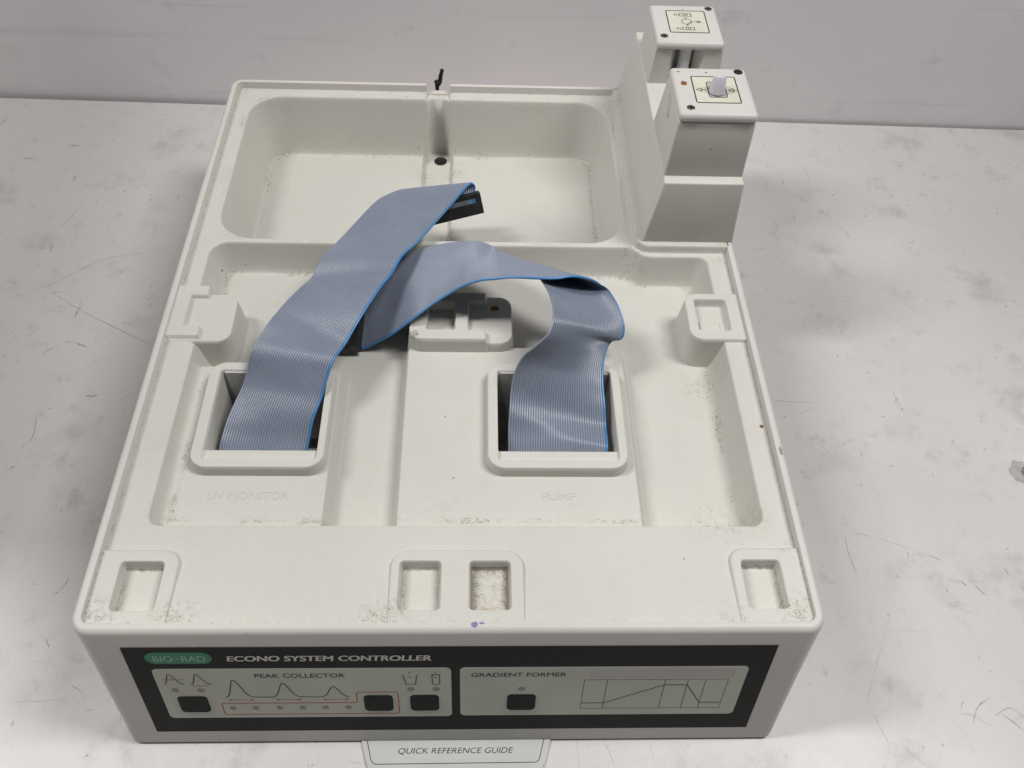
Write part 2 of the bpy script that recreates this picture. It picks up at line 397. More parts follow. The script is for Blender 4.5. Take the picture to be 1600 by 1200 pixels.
def outline(inset, r, z, notch=False):
    pts = []; r = max(0.6, r - inset)
    x0, x1, y0, y1 = inset, W - inset, inset, D - inset
    cs = [(x1 - r, y0 + r, -90), (x1 - r, y1 - r, 0), (x0 + r, y1 - r, 90), (x0 + r, y0 + r, 180)]
    for ci, (cx, cy, a0) in enumerate(cs):
        for k in range(9):
            a = math.radians(a0 + 90 * k / 8); pts.append((cx + r * math.cos(a), cy + r * math.sin(a)))
        if ci == 1:      # rear edge, running right to left, with the cable notch
            for x in (149.3, 149.0, 132.8, 132.5): pts.append((x, y1))
    out = []
    for (x, y) in pts:
        zz = z
        if y > D - 12 and 132.7 < x < 149.1 and z > -6.5: zz = -6.5
        wgt = min(1, max(0, (9 - (y - inset)) / 9))
        out.append((x, y - T11 * (-zz) * wgt, zz))
    return out
prof = [(3.0, -91.7), (1.3, -91.5), (0.4, -90.8), (0, -89.4), (0, -60), (0, -30), (0, -2.4), (0.15, -1.5), (0.75, -0.6), (1.7, -0.1), (2.3, 0), (3.7, 0), (4.05, -0.15), (4.2, -0.6), (4.5, -9)]
vs, fs = [], []
for (i_, z_) in prof: vs += outline(i_, 8.0, z_)
n = len(vs) // len(prof)
for k in range(len(prof) - 1):
    for i in range(n):
        j = (i + 1) % n; fs.append((k * n + i, k * n + j, (k + 1) * n + j, (k + 1) * n + i))
shell = poly('housing_shell', vs, fs, M_FACE, ctl, True)
shell.data.set_sharp_from_angle(angle=math.radians(40))

FX = [3, 5, 14, 19, 22, 25, 36, 92, 97, 100, 129, 131, 133, 149, 151, 179, 239, 246, 249, 255, 257, 262, 267, 299, 304, 316]
FY = [3, 5, 53, 92, 146, 152, 165, 200, 228, 232, 237, 240, 243, 248, 376, 384, 388, 394]
xs = lines(3.2, W - 3.2, FX, 0.42, 1.5, 4.0)
ys = lines(3.2, D - 3.2, FY, 0.42, 1.5, 4.0)
x, y = np.meshgrid(xs, ys)
h = -5.0 + 1.9 * np.clip((52 - y) / 48, 0, 1)
h = h.copy()
# slab that carries the tower, level with the rim
h = rise(h, rr(x, y, 262.5, 360, 236.6, 460, 8), 0.0, -5.0, 1.2, 0.8)
# main tray
sA = np.minimum(rr(x, y, 19, 303.8, 53, 205, 6), rr(x, y, 14, 303.8, 160, 240, 11))
sA = smax(sA, -rr(x, y, 262, 460, 232.5, 460, 9), 5.0)
fl = np.full_like(h, -24.0)
fl = np.maximum(fl, smin(np.full_like(h, -13.0), -13 - (rr(x, y, -40, 96.5, 10, 153, 4)) * 3.2, 1.6))
fl = np.maximum(fl, smin(np.full_like(h, -13.0), -13 - (rr(x, y, 131.5, 248, 10, 168, 4)) * 3.2, 1.6))
wallz = -5.0 + sA * 19 / 5.5
h = smin(h, smax(fl, wallz, 5.0), 1.2)
# rear bin
sB = rr(x, y, 15, 257, 243.6, 384.6, 22)
flB = np.full_like(h, -47.0) - 5 * np.clip(-rr(x, y, 129, 151, 200, 420, 3) / 2.5, 0, 1)
h = smin(h, smax(flB, -5 + sB * 42 / 7.0, 9.0), 2.5)
# rear notch with its ledge, throat and drain hole
sN = rr(x, y, 132.8, 149.0, 366, 388.5, 6.5)
h = np.where(sN < 1.0, np.minimum(h, np.maximum(-52, -5 + sN * 60)), h)
led = (x > 132.8) & (x < 149.0) & (y > 384)
h = np.where(led, np.minimum(h, -7.2), h)
# cable openings and the pockets under the locating pads
for (a0, a1, b0, b1) in ((33.5, 92.5, 90.6, 146.5), (177.5, 241, 90.6, 147)):
    sd = rr(x, y, a0, a1, b0, b1, 1.5); h = np.where(sd < 0.6, np.minimum(h, np.maximum(-70, -10 + sd * 120)), h)
for (a0, a1, b0, b1) in ((12.5, 33.5, 9.5, 34.6), (134.2, 154.7, 9.6, 34.9), (165, 185.5, 9.6, 34.9), (287.2, 307, 10, 35.5), (289.3, 309.4, 171.8, 197.3)):
    h = np.where(rr(x, y, a0, a1, b0, b1, 1.5) < 0, np.minimum(h, -11.0), h)

def dirt_map(x, y):
    d = np.zeros_like(x)
    spots = [(6, 392, 7, .9), (6, 6, 10, .9), (42, 6, 9, .9), (129, 6, 10, .9), (193, 6, 9, .35), (280, 6, 8, .7), (311, 7, 10, .9), (313, 42, 7, .6),
             (7, 203, 9, .5), (7, 160, 8, .45), (26, 160, 8, .5), (10, 330, 14, .35), (258, 372, 10, .6), (262, 380, 9, .8), (262, 239, 9, .7), (312, 232, 6, .7),
             (24, 59, 6, .7), (100, 56, 5, .5), (128, 57, 5, .5), (285, 60, 14, .75), (297, 60, 8, .8), (60, 165, 8, .8), (62, 172, 6, .9), (50, 205, 12, .5),
             (292, 150, 12, .7), (284, 140, 15, .45), (132, 358, 8, .8), (151, 358, 8, .8), (20, 240, 14, .3), (262, 300, 8, .5), (261, 330, 9, .5),
             (255, 165, 9, .35), (205, 70, 16, .25), (150, 66, 9, .5), (147, 100, 16, .3), (270, 90, 16, .2), (150, 300, 30, .25), (210, 290, 18, .35), (225, 270, 10, .4)]
    for (a, b, r, s) in spots: d = np.maximum(d, 0.60 * s * np.exp(-((x - a) ** 2 + (y - b) ** 2) / (2.6 * r * r)))
    edge = np.minimum(np.minimum(x - 4.4, W - 4.4 - x), np.minimum(y - 4.4, D - 4.4 - y))
    d = np.maximum(d, 0.55 * np.exp(-np.clip(edge, 0, 99) / 2.4))
    d = np.maximum(d, 0.50 * np.exp(-np.clip(y - 4.4, 0, 99) / 3.0))
    d = np.maximum(d, 0.16)
    d = np.maximum(d, 0.22 * np.exp(-np.abs(rr(x, y, 262.5, 360, 236.6, 460, 8)) / 3.0))
    return d * 1.0
da = dirt_map(x, y)
da = np.maximum(da, 0.45 * np.exp(-np.abs(y - 53.5) / 2.0) * (np.abs(x - 160) < 140))
blot = 0.5 + 0.5 * np.sin(x * 0.13 + 1.3 * np.sin(y * 0.07)) * np.sin(y * 0.11 + 1.1 * np.sin(x * 0.05))
da = np.maximum(da, (0.2 + 0.5 * blot) * np.exp(-((-sA - 7.0) / 2.6) ** 2) * (sA < 0))       # grime settled at the foot of the tray walls
da = np.maximum(da, (0.15 + 0.45 * blot) * np.exp(-((-sB - 9.0) / 3.0) ** 2) * (sB < 0))
da = np.maximum(da, (0.1 + 0.4 * blot) * np.exp(-((sB - 2.0) / 2.5) ** 2) * (sB > -1))
grid_mesh('tray', xs, ys, h, None, M_HOUSE, ctl, da)
# dark drain hole in the throat of the notch
bm = bmesh.new()
r0 = [bm.verts.new((141.6 + 4.6 * math.cos(a), 377.5 + 4.6 * math.sin(a), -51.7)) for a in [k * math.tau / 28 for k in range(28)]]
r1 = [bm.verts.new((141.6 + 3.6 * math.cos(a), 377.5 + 3.6 * math.sin(a), -51.2)) for a in [k * math.tau / 28 for k in range(28)]]
r2 = [bm.verts.new((141.6 + 3.3 * math.cos(a), 377.5 + 3.3 * math.sin(a), -51.6)) for a in [k * math.tau / 28 for k in range(28)]]
for a_, b_ in ((r0, r1), (r1, r2)):
    for k in range(28): bm.faces.new((a_[k], a_[(k + 1) % 28], b_[(k + 1) % 28], b_[k]))
bm.faces.new(r2)
from_bm('drain_hole', bm, M_DARK, ctl, True)

# ---- locating pads (each its own raised block with pockets)
def patch(name, x0, x1, y0, y1, fn, zmin, step, mat, parent=ctl, dirt=1.0, extra=None):
    xs = np.arange(x0, x1 + step, step); ys = np.arange(y0, y1 + step, step)
    x, y = np.meshgrid(xs, ys); z = fn(x, y)
    zc = np.maximum(np.maximum(z[:-1, :-1], z[1:, 1:]), np.maximum(z[1:, :-1], z[:-1, 1:]))
    d = dirt_map(x, y) * dirt
    if extra is not None: d = np.maximum(d, extra(x, y))
    return grid_mesh(name, xs, ys, np.maximum(z, zmin), zc > zmin + 0.01, mat, parent, d)
def pocket_pad(outer, holes, ztop, zside, w, floor=-9.0):
    def fn(x, y):
        z = smin(np.full_like(x, ztop), ztop - outer(x, y) * (ztop - zside) / w, 0.5)
        for (a0, a1, b0, b1) in holes: z = cut(z, rr(x, y, a0, a1, b0, b1, 2.0), ztop, floor, 1.3, 0.9, 1.0)
        return z
    return fn
def hole_dirt(holes, amount):
    def fn(x, y):
        d = np.zeros_like(x)
        for (q, s) in zip(holes, amount):
            sd = rr(x, y, *q, 1.0); d = np.maximum(d, np.where(sd < -0.9, s * (0.4 * (s > 0.8) + 0.9 * np.exp(-np.clip(-sd - 1.2, 0, 9) / 1.6)), 0.15 * s * (sd < 0)))
        return d
    return fn
H1 = [(13.6, 32.6, 10.6, 33.7)]
patch('locating_pad', 4.2, 44, 4.2, 43, pocket_pad(lambda x, y: rr(x, y, -30, 38.3, -30, 38.9, 7), H1, -2.4, -8, 3.6), -9.6, 0.33, M_HOUSE, extra=hole_dirt(H1, [.78]))
H2 = [(135.2, 153.7, 10.7, 33.9), (166.0, 184.5, 10.7, 33.9)]
patch('locating_pad', 126, 196, 4.2, 43, pocket_pad(lambda x, y: rr(x, y, 131.7, 189.8, -30, 38.9, 8), H2, -2.4, -8, 3.6), -9.6, 0.33, M_HOUSE, extra=hole_dirt(H2, [.78, .95]))
H3 = [(288.2, 306.0, 11.0, 34.5)]
patch('locating_pad', 277, 315.8, 4.2, 44, pocket_pad(lambda x, y: rr(x, y, 284.0, 360, -30, 40, 7), H3, -2.4, -8, 3.6), -9.6, 0.33, M_HOUSE, extra=hole_dirt(H3, [.78]))
H4 = [(290.3, 308.4, 172.8, 196.3)]
def pad_r(x, y):
    z = pocket_pad(lambda x, y: rr(x, y, 285.3, 360, 166.6, 200.3, 6.5), H4, -2.6, -26, 2.6, -8.0)(x, y)
    return np.maximum(z, np.where(rr(x, y, 290, 308.6, 172.6, 196.5, 1) < 0, smin(np.full_like(x, -6.8), -6.8 - rr(x, y, 292.4, 303.6, 174.2, 184, 2.5) * 3, 0.3), -99))
patch('locating_pad', 281, 315.8, 162, 204, pad_r, -25.0, 0.33, M_HOUSE, dirt=0.4)
def pad_l(x, y):
    pl = smin(np.full_like(x, -4.5), -4.5 - rr(x, y, -30, 37.2, 163.2, 197.2, 6.5) * 9, 0.8)
    sb = np.maximum(rr(x, y, -30, 21.0, 164.6, 201, 0.8), -rr(x, y, 12.2, 40, 171.6, 194.2, 0.8))
    br = smin(np.full_like(x, -1.6), -1.6 - sb * 9, 0.6)
    z = np.maximum(pl, np.maximum(br, -26))
    ring = np.abs(rr(x, y, 17.4, 26.6, 175.2, 185.8, 2.6))
    return z - 0.45 * np.exp(-(ring / 0.3) ** 2) * (z > -6)
patch('locating_pad', 4.2, 42, 158, 206, pad_l, -25.0, 0.33, M_HOUSE, dirt=0.5)
def pad_c(x, y):
    pl = smin(np.full_like(x, -6.6), -6.6 - rr(x, y, 132.3, 187.8, 165.3, 199.5, 7) * 9, 0.8)
    sb = np.maximum(rr(x, y, 132.3, 220, 165.3, 199.5, 7), x - 173.4)
    sb = np.maximum(sb, -rr(x, y, 163.8, 240, 171.6, 193.4, 0.8))
    z = np.maximum(pl, smin(np.full_like(x, -3.0), -3.0 - sb * 9, 0.6))
    return cut(z, rr(x, y, 141.2, 157.0, 172.0, 193.0, 1.0), -3.0, -9.0, 1.2, 0.6, 0.8)
patch('locating_pad', 128, 192, 161, 204, pad_c, -25.0, 0.33, M_HOUSE, dirt=0.4,
      extra=lambda x, y: np.maximum(0.9 * np.exp(-((x - 135.5) ** 2 + (y - 168.5) ** 2) / 9), 0.5 * np.exp(-((x - 142) ** 2) / 2) * (np.abs(y - 182) < 9)))

# ---- cable opening bezels with an inner lip
def bezel(o, i):
    def fn(x, y):
        z = smin(np.full_like(x, -6.2), -6.2 - rr(x, y, *o, 8.5) * 7.5, 0.9)
        z = np.where(z < -13.6, -60.0, z)
        sd = rr(x, y, *i, 1.8)
        inner = np.where(y < i[2] + 6.4, -8.2, -34.0)
        return np.where(sd < 0.0, np.minimum(z, np.maximum(inner, -6.2 + sd * 40)), z)
    return fn
for (o_, i_) in (((30.5, 94.6, 85.4, 150.2), (36.0, 91.0, 90.0, 145.2)), ((174.6, 243.6, 85.5, 151.0), (179.6, 239.3, 90.0, 146.2))):
    bz = patch('slot_bezel', o_[0] - 2, o_[1] + 2, o_[2] - 2, o_[3] + 2, bezel(o_, i_), -33.5, 0.33, M_HOUSE, dirt=0.3)
    poly('slot_plate', [(i_[0] + 1.5, i_[3] - 0.6, -8), (i_[1] - 1, i_[3] - 0.6, -8), (i_[1] - 1, i_[3] - 6, -60), (i_[0] + 9, i_[3] - 6, -60),
                        (i_[0] + 1.5, i_[3] + 0.2, -8), (i_[1] - 1, i_[3] + 0.2, -8), (i_[1] - 1, i_[3] - 5.2, -60), (i_[0] + 9, i_[3] - 5.2, -60)],
         [(0, 3, 2, 1), (4, 5, 6, 7), (0, 1, 5, 4), (1, 2, 6, 5), (2, 3, 7, 6), (3, 0, 4, 7)], M_STEEL, bz)

# ---- text as thin meshes
_tmp = []
def text_shape(s, width, height, shear=0.0, bold=0.0):
    cu = bpy.data.curves.new('lettering', 'FONT'); cu.body = s; cu.size = 1.0; cu.shear = shear; cu.offset = bold; cu.resolution_u = 4
    ob = bpy.data.objects.new('lettering', cu); COL.objects.link(ob)
    bpy.context.view_layer.update()
    me = bpy.data.meshes.new_from_object(ob.evaluated_get(bpy.context.evaluated_depsgraph_get()))
    COL.objects.unlink(ob); bpy.data.objects.remove(ob); bpy.data.curves.remove(cu)
    v = np.empty(len(me.vertices) * 3); me.vertices.foreach_get('co', v); v = v.reshape(-1, 3)
    v[:, :2] -= v[:, :2].min(0); ext = v[:, :2].max(0)
    v[:, 0] *= width / ext[0]; v[:, 1] *= height / ext[1]
    fs = [tuple(p.vertices) for p in me.polygons]
    bpy.data.meshes.remove(me)
    return v[:, :2], fs

# ---- tower with the two valve heads

tower = from_bm('valve_tower', frus((265.4, 319.6, 240.0, 397.0), (272.0, 316.6, 240.6, 394.5), -1.0, 43.0, 1.0, 3), M_HOUSE, ctl, angle=50)

def flat_part(name, pts2, fs, org, U, V, Nn, hgt, mat, parent):
    o = Vector(org); U = Vector(U); V = Vector(V); Nn = Vector(Nn)
    return poly(name, [tuple(o + U * a + V * b + Nn * hgt) for a, b in pts2], fs, mat, parent)
def stroke(name, pts, w, fr, hgt, mat, parent, closed=False):
    sp = stroke_pts(pts, w, closed); p2 = []; fs = []
    for l, r in sp: p2 += [l, r]
    n = len(sp)
    for i in range(n if closed else n - 1):
        j = (i + 1) % n; fs.append((2 * i, 2 * i + 1, 2 * j + 1, 2 * j))
    return flat_part(name, p2, fs, *fr, hgt, mat, parent)
def multi(name, shapes, fr, hgt, mat, parent):
    """several strokes that print as one figure"""
    p2, fs = [], []
    for pts, w, closed in shapes:
        sp = stroke_pts(pts, w, closed); b = len(p2); n = len(sp)
        for l, r in sp: p2 += [l, r]
        for i in range(n if closed else n - 1):
            j = (i + 1) % n; fs.append((b + 2 * i, b + 2 * i + 1, b + 2 * j + 1, b + 2 * j))
    return flat_part(name, p2, fs, *fr, hgt, mat, parent)
def rrpts(x0, x1, y0, y1, r, k=6):
    out = []
    for cx, cy, a0 in ((x1 - r, y0 + r, -90), (x1 - r, y1 - r, 0), (x0 + r, y1 - r, 90), (x0 + r, y0 + r, 180)):
        for i in range(k + 1):
            a = math.radians(a0 + 90 * i / k); out.append((cx + r * math.cos(a), cy + r * math.sin(a)))
    return out
def circ(cx, cy, r, k=20, ry=None): return [(cx + r * math.cos(i * math.tau / k), cy + (ry or r) * math.sin(i * math.tau / k)) for i in range(k)]
def slab(name, pts, fr, h0, h1, mat, parent, chamfer=0.0):
    """prism over a flat outline, raised from h0 to h1, with a chamfered front edge"""
    n = len(pts); o, U, V, Nn = (Vector(q) for q in fr)
    cx = sum(q[0] for q in pts) / n; cy = sum(q[1] for q in pts) / n
    rings = [(1.0, h0, 0), (1.0, h1 - chamfer, 0), (1.0, h1, chamfer)] if chamfer else [(1.0, h0, 0), (1.0, h1, 0)]
    vs = []
    for (_, hh, ins) in rings:
        for (a, b) in pts:
            l = math.hypot(a - cx, b - cy) or 1
            vs.append(tuple(o + U * (a - (a - cx) / l * ins) + V * (b - (b - cy) / l * ins) + Nn * hh))
    fs = []
    for k in range(len(rings) - 1):
        for i in range(n):
            j = (i + 1) % n; fs.append((k * n + i, k * n + j, (k + 1) * n + j, (k + 1) * n + i))
    fs.append(tuple(range((len(rings) - 1) * n, len(rings) * n)))
    return poly(name, vs, fs, mat, parent)

def screw(cx, cy, z, r, mat, parent):
    bm = bmesh.new()
    k = 24; rings = [(r, z + 0.03), (r * 0.88, z + 0.16), (r * 0.3, z + 0.12)]
    R = [[bm.verts.new((cx + q * math.cos(a * math.tau / k), cy + q * math.sin(a * math.tau / k), zz)) for a in range(k)] for q, zz in rings]
    for a_, b_ in zip(R[:-1], R[1:]):
        for i in range(k): bm.faces.new((a_[i], a_[(i + 1) % k], b_[(i + 1) % k], b_[i]))
    bm.faces.new(R[-1])
    # cross recess
    for sx, sy in ((r * 0.75, r * 0.17), (r * 0.17, r * 0.75)):
        vv = [bm.verts.new((cx + a * sx, cy + b * sy, z + 0.20)) for a, b in ((-1, -1), (1, -1), (1, 1), (-1, 1))]
        f = bm.faces.new(vv); f.material_index = 1
    o = from_bm('screw', bm, mat, parent)
    o.data.materials.append(M_DARK)
    return o

def cap_frame(z): return ((0, 0, z), (1, 0, 0), (0, 1, 0), (0, 0, 1))
# front head: tapered body, cap with a square hole, label, screws, nozzle
from_bm('valve_head', frus((272.0, 316.6, 247.0, 297.5), (274.0, 315.6, 247.2, 290.0), 42.0, 78.2, 1.2, 3), M_HOUSE, tower, angle=50)
zc = 83.6
capf = frus((273.4, 316.1, 246.0, 290.8), (273.9, 315.7, 246.5, 290.2), 78.4, zc, 2.2, 4)
from_bm('valve_cap', capf, M_CAP, tower, angle=50)
fr = cap_frame(zc + 0.03)
def label(x0, x1, y0, y1, fr, parent, hole=None):
    if hole:
        o = rrpts(x0, x1, y0, y1, 1.0); i = rrpts(*hole, 1.2)
        n = len(o); slabp = o + i
        flat_part('cap_label', slabp, [(k, (k + 1) % n, n + (k + 1) % n, n + k) for k in range(n)], *fr, 0.05, M_LABEL, parent)
    else:
        flat_part('cap_label', rrpts(x0, x1, y0, y1, 1.0), [tuple(range(28))], *fr, 0.05, M_LABEL, parent)
    stroke('label_border', rrpts(x0, x1, y0, y1, 1.0), 0.62, fr, 0.10, M_INK, parent, True)
hole = (291.6, 301.4, 261.8, 276.0)
label(284.1, 308.0, 257.0, 281.0, fr, tower, hole)
stroke('hole_border', rrpts(*hole, 1.4), 0.45, fr, 0.11, M_INK, tower, True)
slab('socket_floor', rrpts(*hole, 1.2), fr, -0.02, 0.02, plain('grey_socket', (0.40, 0.375, 0.37), 0.6), tower)
for cx in (287.6, 304.9):
    multi('flow_arrow', [([(cx + 2.6, 268.6), (cx + 0.6, 268.6)], 0.45, False), ([(cx + 0.6, 270.2), (cx - 2.0, 268.6), (cx + 0.6, 267.0)], 0.45, True)], fr, 0.10, M_INK, tower)
screw(311.2, 286.2, zc, 2.6, plain('black_screw', (0.02, 0.015, 0.02), 0.4), tower)
screw(280.2, 252.4, zc, 2.3, M_SCREW, tower)

def tube(name, path, radii, mat, parent, k=24, cap=True):
    bm = bmesh.new(); rings = []
    for i, (c, r) in enumerate(zip(path, radii)):
        c = Vector(c); a = Vector(path[max(0, i - 1)]); b = Vector(path[min(len(path) - 1, i + 1)])
        d = (b - a)
        if d.length < 1e-6: d = Vector((0, 0, 1))
        d.normalize(); u = d.orthogonal().normalized() if abs(d.z) < 0.9 else Vector((1, 0, 0)); u = (u - d * u.dot(d)).normalized(); v = d.cross(u)
        rings.append([bm.verts.new(c + (u * math.cos(t * math.tau / k) + v * math.sin(t * math.tau / k)) * r) for t in range(k)])
    for a_, b_ in zip(rings[:-1], rings[1:]):
        for i in range(k): bm.faces.new((a_[i], a_[(i + 1) % k], b_[(i + 1) % k], b_[i]))
    if cap:
        bm.faces.new(rings[0]); bm.faces.new(rings[-1])
    return from_bm(name, bm, mat, parent, angle=40)
tube('nozzle', [(296.2, 266.5, 83.7), (296.3, 267.2, 88), (296.4, 267.6, 89.6), (296.4, 268.0, 91.4), (296.4, 268.1, 92.0), (296.4, 268.1, 91.6), (296.4, 268.0, 89)], [4.2, 3.9, 3.7, 3.6, 3.1, 2.2, 1.9], M_NOZ, tower)

# rear head: notched body (seen from the front), cap, label, screws, nozzle
zr = 70.8
def notched(x0, x1, y0, y1, z0, z1, dx):
    f = lambda a0, a1, b0, b1: [(a0, b0), (284.6, b0), (288.2, b0 + 7), (288.2, b0 + 13), (299.6, b0 + 13), (299.6, b0 + 7), (304.6, b0), (a1, b0), (a1, b1), (a0, b1)]
    lo = f(x0 - dx, x1 + dx, y0 - 0.8, y1 + 1); hi = f(x0, x1, y0, y1); n = len(lo)
    bm = bmesh.new(); a = [bm.verts.new((*q, z0)) for q in lo]; b = [bm.verts.new((*q, z1)) for q in hi]
    for i in range(n): bm.faces.new((a[i], a[(i + 1) % n], b[(i + 1) % n], b[i]))
    bm.faces.new(b); bm.faces.new(a)
    return bm
from_bm('valve_head', notched(275.0, 315.2, 336.8, 378.5, 42.4, 65.6, 1.6), M_HOUSE, tower)
from_bm('valve_cap', frus((274.3, 316.0, 335.4, 379.6), (274.8, 315.5, 335.9, 379.1), 65.7, zr, 2.2, 4), M_CAP, tower, angle=50)
fr = cap_frame(zr + 0.03)
label(283.9, 307.6, 347.1, 371.6, fr, tower)
multi('valve_symbol', [(circ(295.3, 359.2, 3.0, 22), 0.42, True), ([(295.3, 362.2), (295.3, 364.4)], 0.4, False), ([(295.3, 356.2), (295.3, 354.0)], 0.4, False),
                       ([(298.3, 359.2), (303.6, 359.2)], 0.4, False), ([(302.0, 360.4), (304.2, 359.2), (302.0, 358.0)], 0.4, True), ([(295.4, 356.4), (296.6, 358.0), (298.2, 358.9)], 0.4, False)] +
      [q for yy in (367.0, 351.4) for q in (([(289.2, yy + 1.2), (288.4, yy), (289.2, yy - 1.2)], 0.45, False), ([(290.2, yy - 1.2), (290.2, yy + 1.2)], 0.4, False),
        ([(292.4, yy + 1.5), (291.2, yy), (292.4, yy - 1.5)], 0.45, False), ([(294.2, yy - 1.4), (294.2, yy + 1.4)], 0.4, False), ([(295.4, yy - 1.4), (295.4, yy + 1.4)], 0.4, False), ([(296.6, yy - 1.4), (296.6, yy + 1.4)], 0.4, False),
        ([(298.0, yy + 1.5), (299.0, yy + 1.5), (299.0, yy - 1.5), (298.0, yy - 1.5)], 0.45, False), ([(291.8, yy + 1.5), (298.0, yy + 1.5)], 0.35, False), ([(291.8, yy - 1.5), (298.0, yy - 1.5)], 0.35, False))],
      fr, 0.10, M_INK, tower)
screw(311.0, 374.9, zr, 2.4, M_SCREW, tower)
screw(279.6, 343.0, zr, 2.4, M_SCREW, tower)
tube('nozzle', [(294.0, 341.6, 65.4), (294.0, 341.4, 60), (293.9, 341.0, 53), (293.9, 340.8, 49), (293.9, 340.6, 43)], [3.6, 3.6, 3.6, 4.2, 4.2], M_NOZ, tower)
# dried brown residue on the cap and body
def blob(name, cx, cy, z, rx, ry, mat, parent, rot=0, k=18):
    pts = []
    for i in range(k):
        a = i * math.tau / k; q = rnd.uniform(0.75, 1.1)
        u, v = rx * q * math.cos(a), ry * q * math.sin(a); pts.append((cx + u * math.cos(rot) - v * math.sin(rot), cy + u * math.sin(rot) + v * math.cos(rot), z))
    return poly(name, pts + [(cx, cy, z + 0.15)], [(i, (i + 1) % k, k) for i in range(k)], mat, parent)
blob('residue_spot', 279.4, 274.4, zc + 0.04, 1.9, 2.3, M_RUST, tower)
blob('residue_spot', 277.8, 285.4, zc + 0.04, 0.7, 0.6, M_RUST, tower)
blob('residue_spot', 293.2, 285.0, zc + 0.04, 0.7, 0.6, M_RUST, tower)
poly('residue_streak', [(273.36, 276.8, 80.4), (273.36, 275.9, 79.2), (272.7, 270.2, 69.5), (272.55, 268.4, 66.0), (272.6, 269.8, 65.8), (272.8, 271.2, 69.8)], [(0, 1, 2, 3, 4, 5)], M_RUST, tower)
blob('residue_spot', 178.5, 191.0, -6.5, 2.6, 2.2, M_RUST, ctl)
blob('residue_spot', 313.2, 110.0, -4.6, 1.1, 1.0, M_RUST, ctl)
blob('residue_spot', 22, 222, -10.6, 0.5, 1.0, M_RUST, ctl)
blob('ink_mark', 168.6, 3.0, 0.06, 1.6, 1.4, M_INKBLUE, ctl)
blob('ink_mark', 171.6, 3.6, 0.06, 1.2, 0.5, M_INKBLUE, ctl)
blob('ink_mark', 318.0, 92.0, 0.02, 0.8, 2.6, plain('grey_scuff', (0.25, 0.25, 0.25), 0.6), ctl)

# ---- raised lettering on the tray floor
for s, x0, x1 in (('UV MONITOR', 40.8, 79.3), ('PUMP', 200.8, 217.4)):
    p2, fs = text_shape(s, x1 - x0, 4.2, 0, 0.0)
    bm = bmesh.new(); v = [bm.verts.new((x0 + a, 71.6 + b, -12.98)) for a, b in p2]
    for f in fs:
        try: bm.faces.new([v[i] for i in f])
        except ValueError: pass
    ret = bmesh.ops.extrude_face_region(bm, geom=bm.faces[:])
    bmesh.ops.translate(bm, verts=[g for g in ret['geom'] if isinstance(g, bmesh.types.BMVert)], vec=(0, 0, 0.22))
    from_bm('raised_lettering', bm, M_HOUSE, ctl)

# ------------------------------------------------------------------ front control panel
c11, s11 = math.cos(math.radians(11)), math.sin(math.radians(11))
FO = Vector((0, -T11 * 2.0, -2.0)); FV = Vector((0, -s11, -c11)); FN = Vector((0, -c11, s11))
FR = (FO, (1, 0, 0), FV, FN)      # u to the right, v down the sloping face
def face_text(name, s, u0, u1, v0, v1, hgt, mat, parent, shear=0.0, bold=0.0):
    p2, fs = text_shape(s, u1 - u0 - bold, v1 - v0 - bold * 0.5, shear, 0.0)
    shifts = [(0, 0)] if not bold else [(0, 0), (bold, 0), (bold * 0.5, 0.5 * bold), (0, 0.5 * bold), (bold, 0.5 * bold)]
    o = Vector(FR[0]); U = Vector(FR[1]); V = Vector(FR[2]); Nn = Vector(FR[3]); vs, ff = [], []
    for k, (du, dv) in enumerate(shifts):
        b0 = len(vs)
        vs += [tuple(o + U * (u0 + a + du) + V * (v1 - b - dv) + Nn * (hgt + 0.006 * k)) for a, b in p2]
        ff += [tuple(i + b0 for i in f) for f in fs]
    return poly(name, vs, ff, mat, parent)
panel = slab('control_panel', [(19.2, 9.0), (300.6, 9.0), (300.6, 79.0), (19.2, 79.0)], FR, -0.1, 0.30, M_BLACK, ctl, 0.08)
slab('brand_badge', rrpts(27.8, 56.0, 12.6, 21.0, 4.15, 8), FR, 0.30, 0.36, M_GREEN, panel)
face_text('badge_lettering', 'BIO', 31.2, 39.6, 15.0, 19.2, 0.40, M_GREENT, panel, 0, 0.12)
face_text('badge_lettering', 'RAD', 43.2, 53.4, 15.0, 19.2, 0.40, M_GREENT, panel, 0, 0.12)
stroke('badge_lettering', [(40.3, 17.2), (43.6, 17.2)], 0.55, FR, 0.405, M_GREENT, panel)
face_text('title_lettering', 'ECONO SYSTEM CONTROLLER', 62.2, 150.0, 15.2, 19.4, 0.36, M_PALE, panel, 0.12, 0.42)
slab('peak_collector_field', rrpts(28.4, 158.4, 25.1, 66.4, 2.6), FR, 0.30, 0.36, M_FIELD, panel)
slab('gradient_former_field', rrpts(162.3, 291.2, 25.0, 65.9, 2.6), FR, 0.30, 0.36, M_FIELD, panel)
HH = 0.40
def bell(u0, u1, vb, vp, skew=0.36, k=22):
    up = u0 + (u1 - u0) * skew; out = []
    for i in range(k + 1):
        u = u0 + (u1 - u0) * i / k
        e = math.exp(-((u - up) / ((up - u0) * 0.48)) ** 2) if u < up else math.exp(-((u - up) / ((u1 - up) * 0.50)) ** 2)
        out.append((u, vb - (vb - vp) * e))
    return out
stroke('peak_curve', bell(31.6, 40.4, 37.3, 29.4), 0.5, FR, HH, M_INK, panel)
stroke('peak_curve', bell(43.3, 52.2, 37.6, 29.4), 0.5, FR, HH, M_INK, panel)
stroke('threshold_line', [(31.6, 33.6), (40.4, 33.6)], 0.3, FR, HH + .01, M_RED, panel)
